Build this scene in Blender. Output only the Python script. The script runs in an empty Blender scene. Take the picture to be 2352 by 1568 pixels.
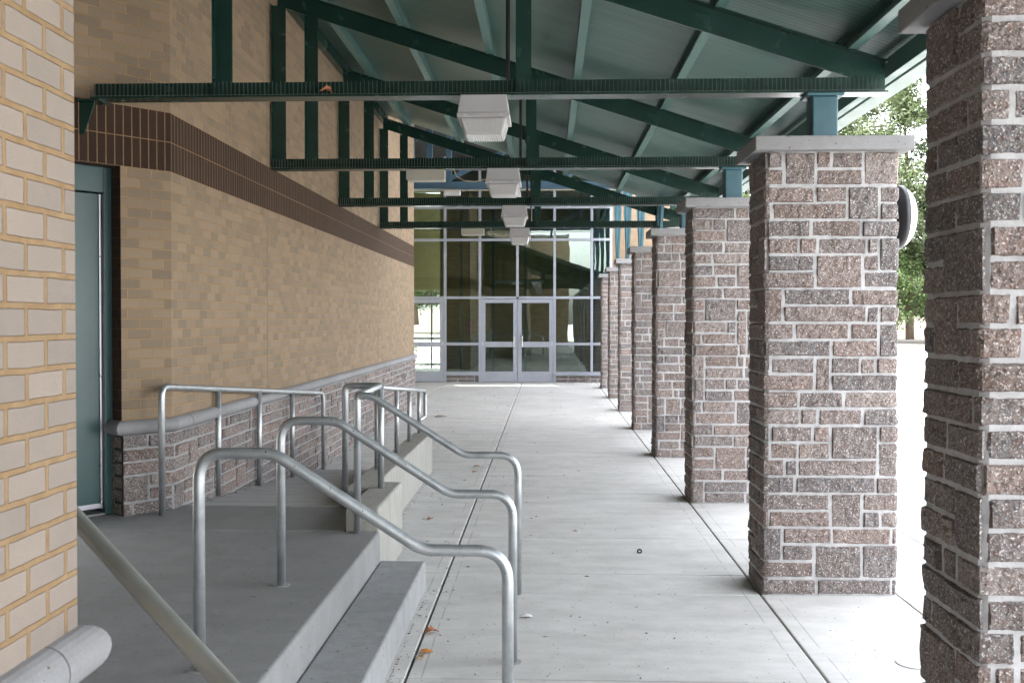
import bpy, math, random
from mathutils import Vector, noise, Matrix
R = math.radians
random.seed(7)
scene = bpy.context.scene
C = scene.collection

# ------------------------------------------------------------------ camera, light, exposure
K = 1.2                       # depth scale of the survey (metres along the walkway)
F = 1882*K/2352               # focal length / sensor width
TH = 81/(1882*K)              # yaw of the camera to the left
def yy(Z, X=0.0):             # surveyed depth -> world Y
    return K*Z + TH*(X + TH*K*Z)
cam_d = bpy.data.cameras.new('camera'); cam = bpy.data.objects.new('camera', cam_d); C.objects.link(cam)
cam_d.sensor_width = 22.2; cam_d.lens = 22.2*F
cam.location = (0, 0, 1.65)
cam.rotation_euler = (R(90-0.85), 0, math.atan(TH))
cam_d.shift_y = -(51 - math.tan(R(0.85))*1882*K)/2352
cam_d.clip_start = 0.05; cam_d.clip_end = 2000
cam_d.dof.use_dof = True; cam_d.dof.focus_distance = 8.5; cam_d.dof.aperture_fstop = 6.3
scene.camera = cam

SUN_EL, SUN_AZ = 58, -100     # azimuth measured from +Y towards +X, the sun stands to the left behind the building
w = bpy.data.worlds.new('World'); scene.world = w; w.use_nodes = True
nt = w.node_tree; nt.nodes.clear()
sky = nt.nodes.new('ShaderNodeTexSky'); sky.sky_type = 'NISHITA'; sky.sun_disc = False
sky.sun_elevation = R(SUN_EL); sky.sun_rotation = R(SUN_AZ); sky.air_density = 1.0; sky.dust_density = 4.5; sky.ozone_density = 1.0
hs = nt.nodes.new('ShaderNodeHueSaturation'); hs.inputs['Saturation'].default_value = 0.27
bg = nt.nodes.new('ShaderNodeBackground'); bg.inputs['Strength'].default_value = 0.15
ow = nt.nodes.new('ShaderNodeOutputWorld')
nt.links.new(sky.outputs[0], hs.inputs['Color']); nt.links.new(hs.outputs[0], bg.inputs[0]); nt.links.new(bg.outputs[0], ow.inputs[0])
sl = bpy.data.lights.new('sun', 'SUN'); sl.energy = 1.5; sl.angle = R(1.5); sl.color = (1, .95, .88)
so = bpy.data.objects.new('sun', sl); C.objects.link(so)
sdir = Vector((math.sin(R(SUN_AZ))*math.cos(R(SUN_EL)), math.cos(R(SUN_AZ))*math.cos(R(SUN_EL)), math.sin(R(SUN_EL))))
so.rotation_euler = (-sdir).to_track_quat('-Z', 'Y').to_euler()
vs = scene.view_settings; vs.view_transform = 'Standard'; vs.look = 'None'; vs.gamma = 1; vs.exposure = 4.08; vs.use_curve_mapping = False
scene.cycles.max_bounces = 10; scene.cycles.diffuse_bounces = 2; scene.cycles.transparent_max_bounces = 16

# ------------------------------------------------------------------ node helpers
class NT:
    def __init__(s, name):
        s.m = bpy.data.materials.new(name); s.m.use_nodes = True; s.t = s.m.node_tree; s.t.nodes.clear()
        s.out = s.n('ShaderNodeOutputMaterial'); s.b = s.n('ShaderNodeBsdfPrincipled'); s.l(s.b.outputs[0], s.out.inputs[0])
    def n(s, k, **kw):
        x = s.t.nodes.new(k)
        for a, b in kw.items(): setattr(x, a, b)
        return x
    def l(s, a, b): s.t.links.new(a, b)
    def noise(s, vec, scale, detail=4, rough=.55, dist=0):
        x = s.n('ShaderNodeTexNoise'); x.inputs['Scale'].default_value = scale; x.inputs['Detail'].default_value = detail
        x.inputs['Roughness'].default_value = rough; x.inputs['Distortion'].default_value = dist
        if vec is not None: s.l(vec, x.inputs['Vector'])
        return x.outputs['Fac']
    def coord(s, which='Object'):
        return s.n('ShaderNodeTexCoord').outputs[which]
    def mapping(s, vec, scale=(1,1,1), rot=(0,0,0)):
        x = s.n('ShaderNodeMapping'); x.inputs['Scale'].default_value = scale; x.inputs['Rotation'].default_value = rot
        s.l(vec, x.inputs['Vector']); return x.outputs[0]
    def ramp(s, fac, stops, interp='LINEAR'):
        x = s.n('ShaderNodeValToRGB'); x.color_ramp.interpolation = interp
        e = x.color_ramp.elements
        e[0].position, e[0].color = stops[0][0], (*stops[0][1], 1)
        e[1].position, e[1].color = stops[-1][0], (*stops[-1][1], 1)
        for p, c in stops[1:-1]:
            q = e.new(p); q.color = (*c, 1)
        s.l(fac, x.inputs[0]); return x.outputs[0]
    def mix(s, fac, a, b, mode='MIX'):
        x = s.n('ShaderNodeMix', data_type='RGBA', blend_type=mode)
        for i, v in ((0, fac), (6, a), (7, b)):
            if isinstance(v, (int, float)): x.inputs[i].default_value = v
            elif isinstance(v, tuple): x.inputs[i].default_value = (*v, 1)
            else: s.l(v, x.inputs[i])
        return x.outputs[2]
    def math(s, op, a, b=None, c=None):
        x = s.n('ShaderNodeMath', operation=op)
        for i, v in ((0, a), (1, b), (2, c)):
            if v is None: continue
            if isinstance(v, (int, float)): x.inputs[i].default_value = v
            else: s.l(v, x.inputs[i])
        return x.outputs[0]
    def maprange(s, v, a, b, c, d):
        x = s.n('ShaderNodeMapRange'); s.l(v, x.inputs[0])
        for i, q in enumerate((a, b, c, d)): x.inputs[i+1].default_value = q
        return x.outputs[0]
    def bump(s, h, dist=.01, strength=1.0, normal=None):
        x = s.n('ShaderNodeBump'); x.inputs['Strength'].default_value = strength; x.inputs['Distance'].default_value = dist
        s.l(h, x.inputs['Height'])
        if normal is not None: s.l(normal, x.inputs['Normal'])
        return x.outputs[0]
    def base(s, col=None, rough=None, metal=None, normal=None, spec=None):
        for k, v in (('Base Color', col), ('Roughness', rough), ('Metallic', metal), ('Normal', normal), ('Specular IOR Level', spec)):
            if v is None: continue
            if isinstance(v, tuple): s.b.inputs[k].default_value = (*v, 1)
            elif isinstance(v, (int, float)): s.b.inputs[k].default_value = v
            else: s.l(v, s.b.inputs[k])

def paint(name, col, rough=.45, var=.15, metal=0, scale=6, dirt=None, bump=.0006):
    s = NT(name); co = s.coord()
    n1 = s.noise(co, scale, 5); n2 = s.noise(co, 90, 2)
    lo = tuple(c*(1-var) for c in col); hi = tuple(min(1, c*(1+var)) for c in col)
    c = s.ramp(n1, [(.3, lo), (.7, hi)])
    if dirt: c = s.mix(s.maprange(s.noise(s.mapping(co, (1,1,.25)), 14, 6, .7), .52, .75, 0, .55), c, dirt)
    s.base(c, s.maprange(n1, .3, .7, rough*.85, min(1, rough*1.2)), metal, s.bump(n2, bump))
    return s.m

def concrete(name, c0, c1, rough=.85, broom=None, stain=(.25,.24,.22), joints=None, streak=None):
    s = NT(name); co = s.coord()
    big = s.noise(co, .9, 5, .6); mid = s.noise(co, 7, 6, .65); fine = s.noise(co, 160, 3, .6)
    c = s.ramp(big, [(.3, c0), (.7, c1)])
    c = s.mix(s.maprange(mid, .35, .7, .0, .35), c, tuple(x*.72 for x in c0))
    c = s.mix(s.maprange(s.noise(co, 2.3, 7, .7, .6), .55, .72, 0, .35), c, stain)
    c = s.mix(s.maprange(fine, .35, .65, 0, .22), c, tuple(x*.55 for x in c0))
    spk = s.noise(co, 45, 1)
    c = s.mix(s.math('GREATER_THAN', spk, .735), c, (.12,.1,.08))
    h = s.math('ADD', s.math('MULTIPLY', fine, .5), mid)
    nrm = s.bump(h, .0018)
    if streak:
        c = s.mix(s.maprange(s.noise(s.mapping(co, streak), 3, 6, .65), .42, .7, 0, .45), c, tuple(x*.6 for x in c0))
    if broom:
        b = s.noise(s.mapping(co, (3, 240, 3), (0, 0, broom)), 1, 3, .6)
        nrm = s.bump(b, .0018, .8, nrm)
        c = s.mix(s.maprange(b, .4, .65, 0, .3), c, tuple(x*.7 for x in c0))
    if joints:
        x = s.n('ShaderNodeSeparateXYZ'); s.l(co, x.inputs[0])
        tot = None
        wob = s.math('MULTIPLY', s.math('SUBTRACT', s.noise(co, 1.3, 3), .5), .018)
        for j in joints:
            d = s.math('ABSOLUTE', s.math('SUBTRACT', s.math('ADD', x.outputs[0], wob), j))
            k = s.math('LESS_THAN', d, .0035)
            tot = k if tot is None else s.math('ADD', tot, k)
        tot = s.math('MULTIPLY', tot, s.maprange(s.noise(co, 5, 3), .42, .5, 0, .55))
        c = s.mix(tot, c, (.2,.19,.17))
        nrm = s.bump(tot, .001, -1, nrm)
    s.base(c, rough, 0, nrm, .3)
    return s.m

def brick(name, c1, c2, c3, mort, bw, rh, ms=.005, off=.5, rough=.85, mort2=None, bmp=.003, warp=.0022):
    s = NT(name); uv = s.coord('UV')
    nv = s.n('ShaderNodeTexNoise'); nv.inputs['Scale'].default_value = 14; nv.inputs['Detail'].default_value = 3; s.l(uv, nv.inputs['Vector'])
    a = s.n('ShaderNodeVectorMath', operation='SUBTRACT'); s.l(nv.outputs['Color'], a.inputs[0]); a.inputs[1].default_value = (.5,.5,.5)
    b = s.n('ShaderNodeVectorMath', operation='SCALE'); s.l(a.outputs[0], b.inputs[0]); b.inputs['Scale'].default_value = warp
    c = s.n('ShaderNodeVectorMath', operation='ADD'); s.l(uv, c.inputs[0]); s.l(b.outputs[0], c.inputs[1])
    def bt(colA, colB, m, seedoff):
        t = s.n('ShaderNodeTexBrick'); t.offset = off; t.inputs['Scale'].default_value = 1
        t.inputs['Color1'].default_value = (*colA, 1); t.inputs['Color2'].default_value = (*colB, 1); t.inputs['Mortar'].default_value = (*m, 1)
        t.inputs['Brick Width'].default_value = bw; t.inputs['Row Height'].default_value = rh
        t.inputs['Mortar Size'].default_value = ms; t.inputs['Mortar Smooth'].default_value = .25; t.inputs['Bias'].default_value = seedoff
        s.l(c.outputs[0], t.inputs['Vector']); return t
    t1 = bt(c1, c2, mort, 0)
    co = uv
    fine = s.noise(co, 220, 3, .7); mid = s.noise(co, 9, 6, .7); big = s.noise(co, 1.1, 4)
    col = s.mix(s.maprange(mid, .4, .7, 0, .4), t1.outputs['Color'], c3)
    col = s.mix(s.maprange(fine, .4, .7, 0, .25), col, tuple(x*.6 for x in c1))
    mc = s.ramp(s.noise(co, 16, 5, .7), [(.35, mort), (.65, mort2 or tuple(x*.75 for x in mort))])
    col = s.mix(t1.outputs['Fac'], col, mc)
    col = s.mix(s.maprange(big, .45, .75, 0, .18), col, tuple(x*.55 for x in c1))
    h = s.math('MULTIPLY_ADD', t1.outputs['Fac'], -1.0, s.math('MULTIPLY', s.math('ADD', fine, mid), .22))
    s.base(col, rough, 0, s.bump(h, bmp), .25)
    return s.m

# ------------------------------------------------------------------ materials
STONE = NT('split_face_stone')
if True:
    s = STONE; co = s.coord()
    at = s.n('ShaderNodeAttribute', attribute_name='tone'); tn = at.outputs['Fac']
    spn = s.noise(co, 120, 2, .6); md = s.noise(s.mapping(co, (1,1,1)), 34, 4, .7); lg = s.noise(co, 9, 3)
    c = s.ramp(tn, [(0, (.135,.10,.085)), (.25, (.235,.175,.15)), (.5, (.16,.138,.13)), (.75, (.115,.11,.112)), (1, (.27,.225,.20))])
    c = s.mix(s.maprange(md, .42, .62, 0, .42), c, (.26,.228,.21))
    c = s.mix(s.maprange(s.noise(co, 55, 3, .7), .5, .62, 0, .6), c, (.14,.075,.05))
    c = s.mix(s.maprange(s.noise(co, 70, 2, .7), .52, .64, 0, .65), c, (.06,.05,.048))
    c = s.mix(s.maprange(spn, .57, .67, 0, .75), c, (.60,.56,.53))
    h = s.math('ADD', s.math('MULTIPLY', md, 1.0), s.math('MULTIPLY', spn, .5))
    s.base(c, .8, 0, s.bump(h, .014), .35)
STONE = STONE.m
MORTAR = paint('stone_mortar', (.38,.37,.365), .9, .18, scale=25, bump=.002)
CAP = concrete('cast_stone_cap', (.23,.225,.225), (.30,.295,.295), stain=(.18,.175,.17))
SILLM = concrete('cast_stone_moulding', (.23,.225,.225), (.31,.305,.305), stain=(.17,.165,.16))
PAVE = concrete('pavement_concrete', (.52,.505,.475), (.62,.605,.575), joints=[-.65-.075, -.65+.07, 1.28-.10, 1.28+.09, -2.6+.08], streak=(.6, 1.6, 1), stain=(.36,.34,.31))
LANDM = concrete('landing_concrete', (.205,.203,.198), (.275,.272,.266), broom=R(-62), stain=(.13,.13,.128))
STEPM = concrete('step_edge_concrete', (.26,.262,.258), (.34,.342,.338), stain=(.17,.17,.165), streak=(5,5,.7))
CURBM = concrete('cast_curb_concrete', (.29,.28,.25), (.38,.37,.335), streak=(6, 6, .6), stain=(.25,.24,.2))
ROADM = concrete('lot_concrete', (.30,.30,.29), (.37,.37,.36))
JOINT = paint('dark_joint', (.05,.045,.04), .95)
BRN = brick('buff_brick_near', (.25,.205,.168), (.195,.166,.14), (.27,.215,.18), (.255,.17,.09), .150, .0636, .0072, mort2=(.20,.125,.06), bmp=.008, warp=.006)
BRF = brick('buff_brick_wall', (.27,.200,.132), (.175,.135,.096), (.24,.175,.112), (.33,.215,.115), .170, .0665, .0044, mort2=(.27,.175,.09))
BAND = brick('brown_soldier_brick', (.040,.021,.012), (.026,.015,.009), (.05,.025,.014), (.24,.155,.085), .0585, .2, .0038, off=0)
GREEN = paint('green_steel_paint', (.011,.037,.029), .24, .14, dirt=(.012,.028,.024))
GREENL = paint('skylit_column_paint', (.05,.13,.16), .45, .2, dirt=(.05,.12,.13))  # truss colour lightened and blued to stand in for sky light
DECK = NT('fluted_roof_deck')
if True:
    s = DECK; co = s.coord(); x = s.n('ShaderNodeSeparateXYZ'); s.l(co, x.inputs[0])
    def tri(period, width):
        f = s.math('FRACT', s.math('DIVIDE', x.outputs[1], period)); d = s.math('ABSOLUTE', s.math('SUBTRACT', f, .5)); return s.math('GREATER_THAN', d, .5-width)
    l1 = tri(.052, .10); l2 = tri(.31, .035)
    st = s.noise(s.mapping(co, (.5, 4.5, .5)), 2.2, 5, .65)
    c = s.ramp(st, [(.3, (.045,.105,.085)), (.7, (.135,.225,.19))])
    c = s.mix(s.math('MULTIPLY', l1, .75), c, (.03,.05,.045)); c = s.mix(s.math('MULTIPLY', l2, .35), c, (.03,.06,.05))
    h = s.math('MULTIPLY_ADD', l1, -.6, s.math('MULTIPLY', l2, -.6))
    s.base(c, s.maprange(st, .3, .7, .33, .45), .12, s.bump(h, .0025, .8))
DECK = DECK.m
PURL = paint('purlin_paint', (.075,.15,.132), .42, .12)
FASC = paint('pale_fascia', (.21,.27,.245), .5, .05)
SOFF = paint('shade_black_soffit', (.02,.022,.024), .7, .3)  # near black stands in for the unlit underside of the high roof
RAIL = NT('brushed_aluminium_tube')
if True:
    s = RAIL; co = s.coord(); n1 = s.noise(s.mapping(co, (1,1,1)), 12, 6, .7); n2 = s.noise(co, 140, 2)
    c = s.ramp(n1, [(.3, (.34,.36,.37)), (.7, (.52,.535,.54))]); c = s.mix(s.math('GREATER_THAN', s.noise(co, 60, 2), .72), c, (.12,.12,.12))
    s.base(c, s.maprange(n1, .3, .7, .34, .5), .75, s.bump(n2, .0004))
RAIL = RAIL.m
RAILW = paint('worn_beige_tube', (.27,.275,.25), .45, .12, metal=.45, scale=10, dirt=(.34,.27,.16))
ALU = paint('anodised_aluminium', (.36,.38,.43), .4, .05, metal=.35)
ALUD = paint('dark_aluminium', (.18,.22,.20), .45, .05, metal=.2)
CHROME = paint('steel_handle', (.6,.6,.6), .2, .05, metal=1)
DOORP = paint('teal_door_paint', (.034,.078,.078), .35, .06, scale=2)
SILV = paint('silver_edge_strip', (.62,.6,.64), .3, .05, metal=.7)
BLACK = paint('black_plastic', (.012,.012,.014), .4, .2)
LAMPW = paint('lamp_housing_enamel', (.46,.445,.45), .4, .05)
BOXC = paint('ballast_box_enamel', (.42,.40,.33), .45, .06)
LENS = NT('prismatic_lens')
if True:
    s = LENS; co = s.coord(); x = s.n('ShaderNodeSeparateXYZ'); s.l(co, x.inputs[0])
    wv = s.math('SINE', s.math('MULTIPLY', x.outputs[2], 900)); wx = s.math('SINE', s.math('MULTIPLY', x.outputs[0], 420))
    s.base((.75,.73,.71), .22, 0, s.bump(s.math('ADD', wv, s.math('MULTIPLY', wx, .4)), .0016)); s.b.inputs['Transmission Weight'].default_value = .25
LENS = LENS.m
WHITE = paint('white_plastic', (.85,.85,.85), .3, .03)
def glassmat(name, tint, refl):
    s = NT(name); s.t.nodes.remove(s.b)
    tr = s.n('ShaderNodeBsdfTransparent'); tr.inputs[0].default_value = (*tint, 1)
    gl = s.n('ShaderNodeBsdfGlossy'); gl.inputs['Roughness'].default_value = .005; gl.inputs[0].default_value = (.85,.95,.92,1)
    co = s.coord(); gl_n = s.bump(s.noise(co, .9, 2, .4), .006, .4); s.l(gl_n, gl.inputs['Normal'])
    fr = s.n('ShaderNodeFresnel'); fr.inputs[0].default_value = refl
    mx = s.n('ShaderNodeMixShader'); s.l(fr.outputs[0], mx.inputs[0]); s.l(tr.outputs[0], mx.inputs[1]); s.l(gl.outputs[0], mx.inputs[2])
    s.l(mx.outputs[0], s.out.inputs[0]); return s.m
GLASS = glassmat('tinted_glass', (.72,.80,.74), 2.1)
GLASSC = glassmat('clear_glass', (.88,.93,.90), 1.45)
HALLW = brick('hall_brick', (.52,.42,.25), (.38,.30,.19), (.5,.37,.21), (.55,.40,.20), .203, .0677, .004)
HALLD = paint('hall_dark_surface', (.20,.21,.17), .8, .2)
SHADE = paint('roller_shade', (.42,.42,.27), .9, .08)
MAROON = paint('maroon_notice_paper', (.42,.10,.14), .7, .08)
PINK = paint('pale_notice_print', (.8,.5,.55), .7, .05)
BARK = paint('pine_bark', (.10,.07,.05), .95, .4, scale=9, bump=.02)
def leafmat(name, a, b, c_):
    s = NT(name); co = s.coord()
    c = s.ramp(s.noise(co, 1.2, 4, .6), [(.3, a), (.55, b), (.75, c_)])
    c = s.mix(s.maprange(s.noise(co, 11, 2), .35, .65, 0, .6), c, a)
    s.base(c, .7)
    tl = s.n('ShaderNodeBsdfTranslucent'); s.l(c, tl.inputs[0]); mx = s.n('ShaderNodeMixShader'); mx.inputs[0].default_value = .4
    s.l(s.b.outputs[0], mx.inputs[1]); s.l(tl.outputs[0], mx.inputs[2]); s.l(mx.outputs[0], s.out.inputs[0]); return s.m
NEEDLE = leafmat('pine_needles', (.026,.040,.014), (.055,.078,.026), (.095,.125,.045))
LEAFY = leafmat('broad_leaves', (.026,.046,.011), (.055,.090,.020), (.095,.140,.040))
STRAW = NT('pine_straw_ground')
if True:
    s = STRAW; co = s.coord(); c = s.ramp(s.noise(co, .5, 8, .7), [(.35, (.020,.024,.008)), (.5, (.045,.032,.017)), (.7, (.07,.05,.03))])
    c = s.mix(s.maprange(s.noise(co, 12, 4, .7), .4, .7, 0, .5), c, (.05,.035,.02)); s.base(c, .95)
STRAW = STRAW.m
DRY = paint('dry_brown_leaf', (.33,.13,.055), .7, .35, scale=60)
DRYT = paint('dry_tan_leaf', (.34,.25,.16), .75, .3, scale=60)
DRYO = paint('dry_orange_leaf', (.52,.20,.035), .65, .25, scale=60)
PAPER = paint('crumpled_paper', (.72,.71,.70), .8, .1, scale=80)
LITTER = paint('leaf_crumbs', (.09,.05,.028), .9, .5, scale=30)
CABLE = paint('pale_cable', (.42,.38,.27), .5, .1)

# ------------------------------------------------------------------ mesh helpers
class MB:
    def __init__(s): s.v=[]; s.f=[]; s.mi=[]; s.uv=[]; s.tone=None
    def quad(s, a, b, c, d, uv=None, mi=0):
        n=len(s.v); s.v += [tuple(a),tuple(b),tuple(c),tuple(d)]; s.f.append((n,n+1,n+2,n+3)); s.mi.append(mi); s.uv.append(uv)
    def face(s, pts, mi=0):
        n=len(s.v); s.v += [tuple(p) for p in pts]; s.f.append(tuple(range(n,n+len(pts)))); s.mi.append(mi); s.uv.append(None)
    def hexa(s, p, mi=0):         # 8 points: bottom 4 ccw, top 4 ccw
        n=len(s.v); s.v += [tuple(q) for q in p]
        for q in ((3,2,1,0),(4,5,6,7),(0,1,5,4),(1,2,6,5),(2,3,7,6),(3,0,4,7)):
            s.f.append(tuple(n+i for i in q)); s.mi.append(mi); s.uv.append(None)
    def box(s, x0,x1,y0,y1,z0,z1, mi=0):
        s.hexa([(x0,y0,z0),(x1,y0,z0),(x1,y1,z0),(x0,y1,z0),(x0,y0,z1),(x1,y0,z1),(x1,y1,z1),(x0,y1,z1)], mi); return s
    def bar(s, a, b, w, d, mi=0, up=(0,0,1)):   # bar from a to b with width w (sideways) and depth d
        a=Vector(a); b=Vector(b); t=(b-a).normalized(); u=Vector(up)
        if abs(t.dot(u))>.98: u=Vector((0,1,0))
        x=t.cross(u).normalized(); y=x.cross(t).normalized()
        p=[]
        for q in (a,b):
            for sx,sy in ((-1,-1),(1,-1),(1,1),(-1,1)): p.append(q+x*sx*w/2+y*sy*d/2)
        s.hexa(p, mi); return s
    def tube(s, pts, r, n=12, closed=False, mi=0, cap=True):
        P=[Vector(p) for p in pts]; m=len(P); base=len(s.v)
        t0=(P[1]-P[0]).normalized(); up=Vector((0,0,1)) if abs(t0.z)<.9 else Vector((0,1,0))
        x=t0.cross(up).normalized()
        for i,p in enumerate(P):
            t=(P[min(i+1,m-1)]-P[max(i-1,0)]).normalized()
            x=(x-t*x.dot(t)).normalized(); y=t.cross(x)
            rr = r[i] if isinstance(r,(list,tuple)) else r
            for k in range(n):
                a=2*math.pi*k/n; s.v.append(tuple(p+(x*math.cos(a)+y*math.sin(a))*rr))
        for i in range(m-1):
            for k in range(n):
                a=base+i*n+k; b=base+i*n+(k+1)%n
                s.f.append((a,b,b+n,a+n)); s.mi.append(mi); s.uv.append(None)
        if cap:
            s.f.append(tuple(base+k for k in reversed(range(n)))); s.mi.append(mi); s.uv.append(None)
            s.f.append(tuple(base+(m-1)*n+k for k in range(n))); s.mi.append(mi); s.uv.append(None)
        return s
    def build(s, name, mats, parent=None, smooth=False, bevel=0, seg=2, origin=None):
        if not isinstance(mats,(list,tuple)): mats=[mats]
        me=bpy.data.meshes.new(name)
        o0 = Vector(parent['_o']) if parent is not None and '_o' in parent else (Vector(origin) if origin else Vector((0,0,0)))
        me.from_pydata([tuple(Vector(v)-o0) for v in s.v], [], s.f)
        for m in mats: me.materials.append(m)
        me.polygons.foreach_set('material_index', s.mi)
        if any(u is not None for u in s.uv):
            L=me.uv_layers.new(name='UVMap')
            for p,u in zip(me.polygons, s.uv):
                if u:
                    for li,q in zip(p.loop_indices,u): L.data[li].uv=q
        if s.tone:
            a=me.attributes.new('tone','FLOAT','POINT'); a.data.foreach_set('value', s.tone)
        if smooth: me.polygons.foreach_set('use_smooth',[True]*len(me.polygons))
        me.update()
        o=bpy.data.objects.new(name, me); C.objects.link(o)
        if parent is not None:
            o.parent=parent; o['_o']=tuple(o0)
        elif origin: o.location=origin; o['_o']=tuple(origin)
        else: o['_o']=(0,0,0)
        if bevel:
            md=o.modifiers.new('bevel','BEVEL'); md.width=bevel; md.segments=seg; md.limit_method='ANGLE'; md.angle_limit=R(35)
        return o
def sub(o, child):               # hang an already placed mesh under a part
    child.parent=o
def thing(name, label, cat, loc=(0,0,0), group=None):
    o=bpy.data.objects.new(name,None); C.objects.link(o); o.location=loc; o.empty_display_size=.1
    o['_o']=tuple(loc); return tag(o,label,cat,group)
def tag(o, label, cat, group=None):
    o['label']=label; o['category']=cat
    if group: o['group']=group
    return o
def struct(o): o['kind']='structure'; return o
def arc(c, r, a0, a1, n, ax, ay):     # points on an arc in the plane spanned by ax, ay
    c=Vector(c); ax=Vector(ax); ay=Vector(ay)
    return [c+ax*r*math.cos(R(a0+(a1-a0)*i/n))+ay*r*math.sin(R(a0+(a1-a0)*i/n)) for i in range(n+1)]
def fillet(pts, rad, n=7):            # round the inner corners of a polyline
    P=[Vector(p) for p in pts]; out=[P[0]]
    for i in range(1,len(P)-1):
        a,b,c=P[i-1],P[i],P[i+1]; u=(a-b).normalized(); v=(c-b).normalized(); r=rad[i-1] if isinstance(rad,list) else rad
        ang=u.angle(v); d=min(r/math.tan(ang/2),(a-b).length*.49,(c-b).length*.49); r=d*math.tan(ang/2)
        p,q=b+u*d,b+v*d
        for k in range(n+1):
            t=k/n; w_=(1-t)**2*p+2*t*(1-t)*b+t*t*q      # close to the arc
            out.append(w_)
    out.append(P[-1]); return out

# ------------------------------------------------------------------ split-face ashlar
def layout(nu, nv, rng, wrap):
    occ=[[False]*nu for _ in range(nv)]; out=[]
    for r in range(nv):
        c0 = rng.randrange(nu) if wrap else 0
        for k in range(nu):
            c=(c0+k)%nu
            if occ[r][c]: continue
            h=2 if (r<nv-1 and rng.random()<.13) else 1
            wd=rng.choices([1,2,3,4,5],[.10,.18,.27,.27,.18] if h==1 else [.15,.4,.45,0,0])[0]
            n=0
            while n<wd:
                cc=c+n
                if not wrap and cc>=nu: break
                cc%=nu
                if occ[r][cc] or (h==2 and occ[r+1][cc]): break
                n+=1
            if n==0: h=1; n=1
            for i in range(n):
                for j in range(h): occ[r+j][(c+i)%nu]=True
            out.append((c,r,n,h))
    return out
def ashlar(mb, pos, W, H, mu, mv, res, rng, wrap, z0, jt=.0062, relief=.012):
    """pos(u) -> (x, y, nx, ny); adds mortar sheet (slot 1) and stones (slot 0)"""
    nu=max(1,round(W/mu)); nv=max(1,round(H/mv)); mu=W/nu; mv=H/nv
    tone=mb.tone
    nm=max(8,int(W/.04)); b=len(mb.v)
    for i in range(nm+1):
        x,y,nx,ny=pos(W*i/nm)
        for z in (z0,z0+H): mb.v.append((x,y,z)); tone.append(.5)
    for i in range(nm):
        a=b+2*i; mb.f.append((a,a+2,a+3,a+1)); mb.mi.append(1); mb.uv.append(None)
    seed=rng.random()*100
    LY=layout(nu,nv,rng,wrap); tall=set()
    for (c,r,n,h) in LY:
        if h==2:
            for i in range(n): tall.add((r,(c+i)%nu)); tall.add((r+1,(c+i)%nu))
    def J(c,r):
        c%=nu
        if (r,c) in tall or (r,(c-1)%nu) in tall or (not wrap and c==0): return 0
        return (random.Random(c*977+r*131+int(seed*1000)).random()-.5)*.6*mu
    for (c,r,n,h) in LY:
        ju=lambda: rng.uniform(.55,1.5)*jt
        u0=c*mu+ju()+J(c,r); u1=(c+n)*mu-ju()+J(c+n,r); v0=r*mv+ju()*.9; v1=(r+h)*mv-ju()*.9
        if not wrap:
            if c==0: u0=0
            if c+n>=nu: u1=W
        w_,h_=u1-u0,v1-v0; e=.007
        nx_=max(2,int(round(w_/res))); ny_=max(2,int(round(h_/res)))
        us=[u0,u0+e]+[u0+e+(w_-2*e)*i/nx_ for i in range(1,nx_)]+[u1-e,u1]
        vs_=[v0,v0+e]+[v0+e+(h_-2*e)*i/ny_ for i in range(1,ny_)]+[v1-e,v1]
        off=rng.uniform(.004,relief); tn=rng.random(); tu=rng.uniform(-.006,.006); tv=rng.uniform(-.006,.006)
        b=len(mb.v); NU,NV=len(us),len(vs_)
        for i,u in enumerate(us):
            x,y,nx,ny=pos(u)
            for j,v in enumerate(vs_):
                edge=(j==0 or j==NV-1 or ((i==0 and (wrap or c>0)) or (i==NU-1 and (wrap or c+n<nu))))
                q=Vector((u*1.0+seed,v,tn*9))
                nn=noise.noise(q*14)*.008+noise.noise(q*38)*.007+noise.noise(q*85)*.004
                if edge: d=-.004; jj=noise.noise(q*30)*.004
                else: d=off+nn+tu*(2*(u-u0)/w_-1)+tv*(2*(v-v0)/h_-1); jj=0
                if not edge: d=max(d,.002)
                zz=z0+v+jj
                mb.v.append((x+nx*d - ny*jj, y+ny*d + nx*jj, zz)); tone.append(tn)
        for i in range(NU-1):
            for j in range(NV-1):
                a=b+i*NV+j; mb.f.append((a,a+NV,a+NV+1,a+1)); mb.mi.append(0); mb.uv.append(None)
def rect_path(x0,x1,y0,y1,r=.02):
    """rounded rectangle walked counter-clockwise seen from above, starting middle of the back side"""
    w_,d_=x1-x0,y1-y0; cx=(x0+x1)/2
    segs=[((cx,y1),(x0,y1),(0,1)),((x0,y1),(x0,y0),(-1,0)),((x0,y0),(x1,y0),(0,-1)),((x1,y0),(x1,y1),(1,0)),((x1,y1),(cx,y1),(0,1))]
    L=[math.dist(a,b) for a,b,_ in segs]; T=sum(L)
    def pos(u):
        u%=T; k=0; t=u
        while k<4 and t>L[k]: t-=L[k]; k+=1
        a,b,n=segs[k]; f=min(1,t/L[k]); x=a[0]+(b[0]-a[0])*f; y=a[1]+(b[1]-a[1])*f
        nx,ny=n; de=L[k]-t
        if k<4 and de<r: o=segs[k+1][2]; g=.5*(1-de/r); nx,ny=n[0]*(1-g)+o[0]*g,n[1]*(1-g)+o[1]*g
        if k>0 and t<r: o=segs[k-1][2]; g=.5*(1-t/r); nx,ny=n[0]*(1-g)+o[0]*g,n[1]*(1-g)+o[1]*g
        return x,y,nx,ny
    return pos,T
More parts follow.
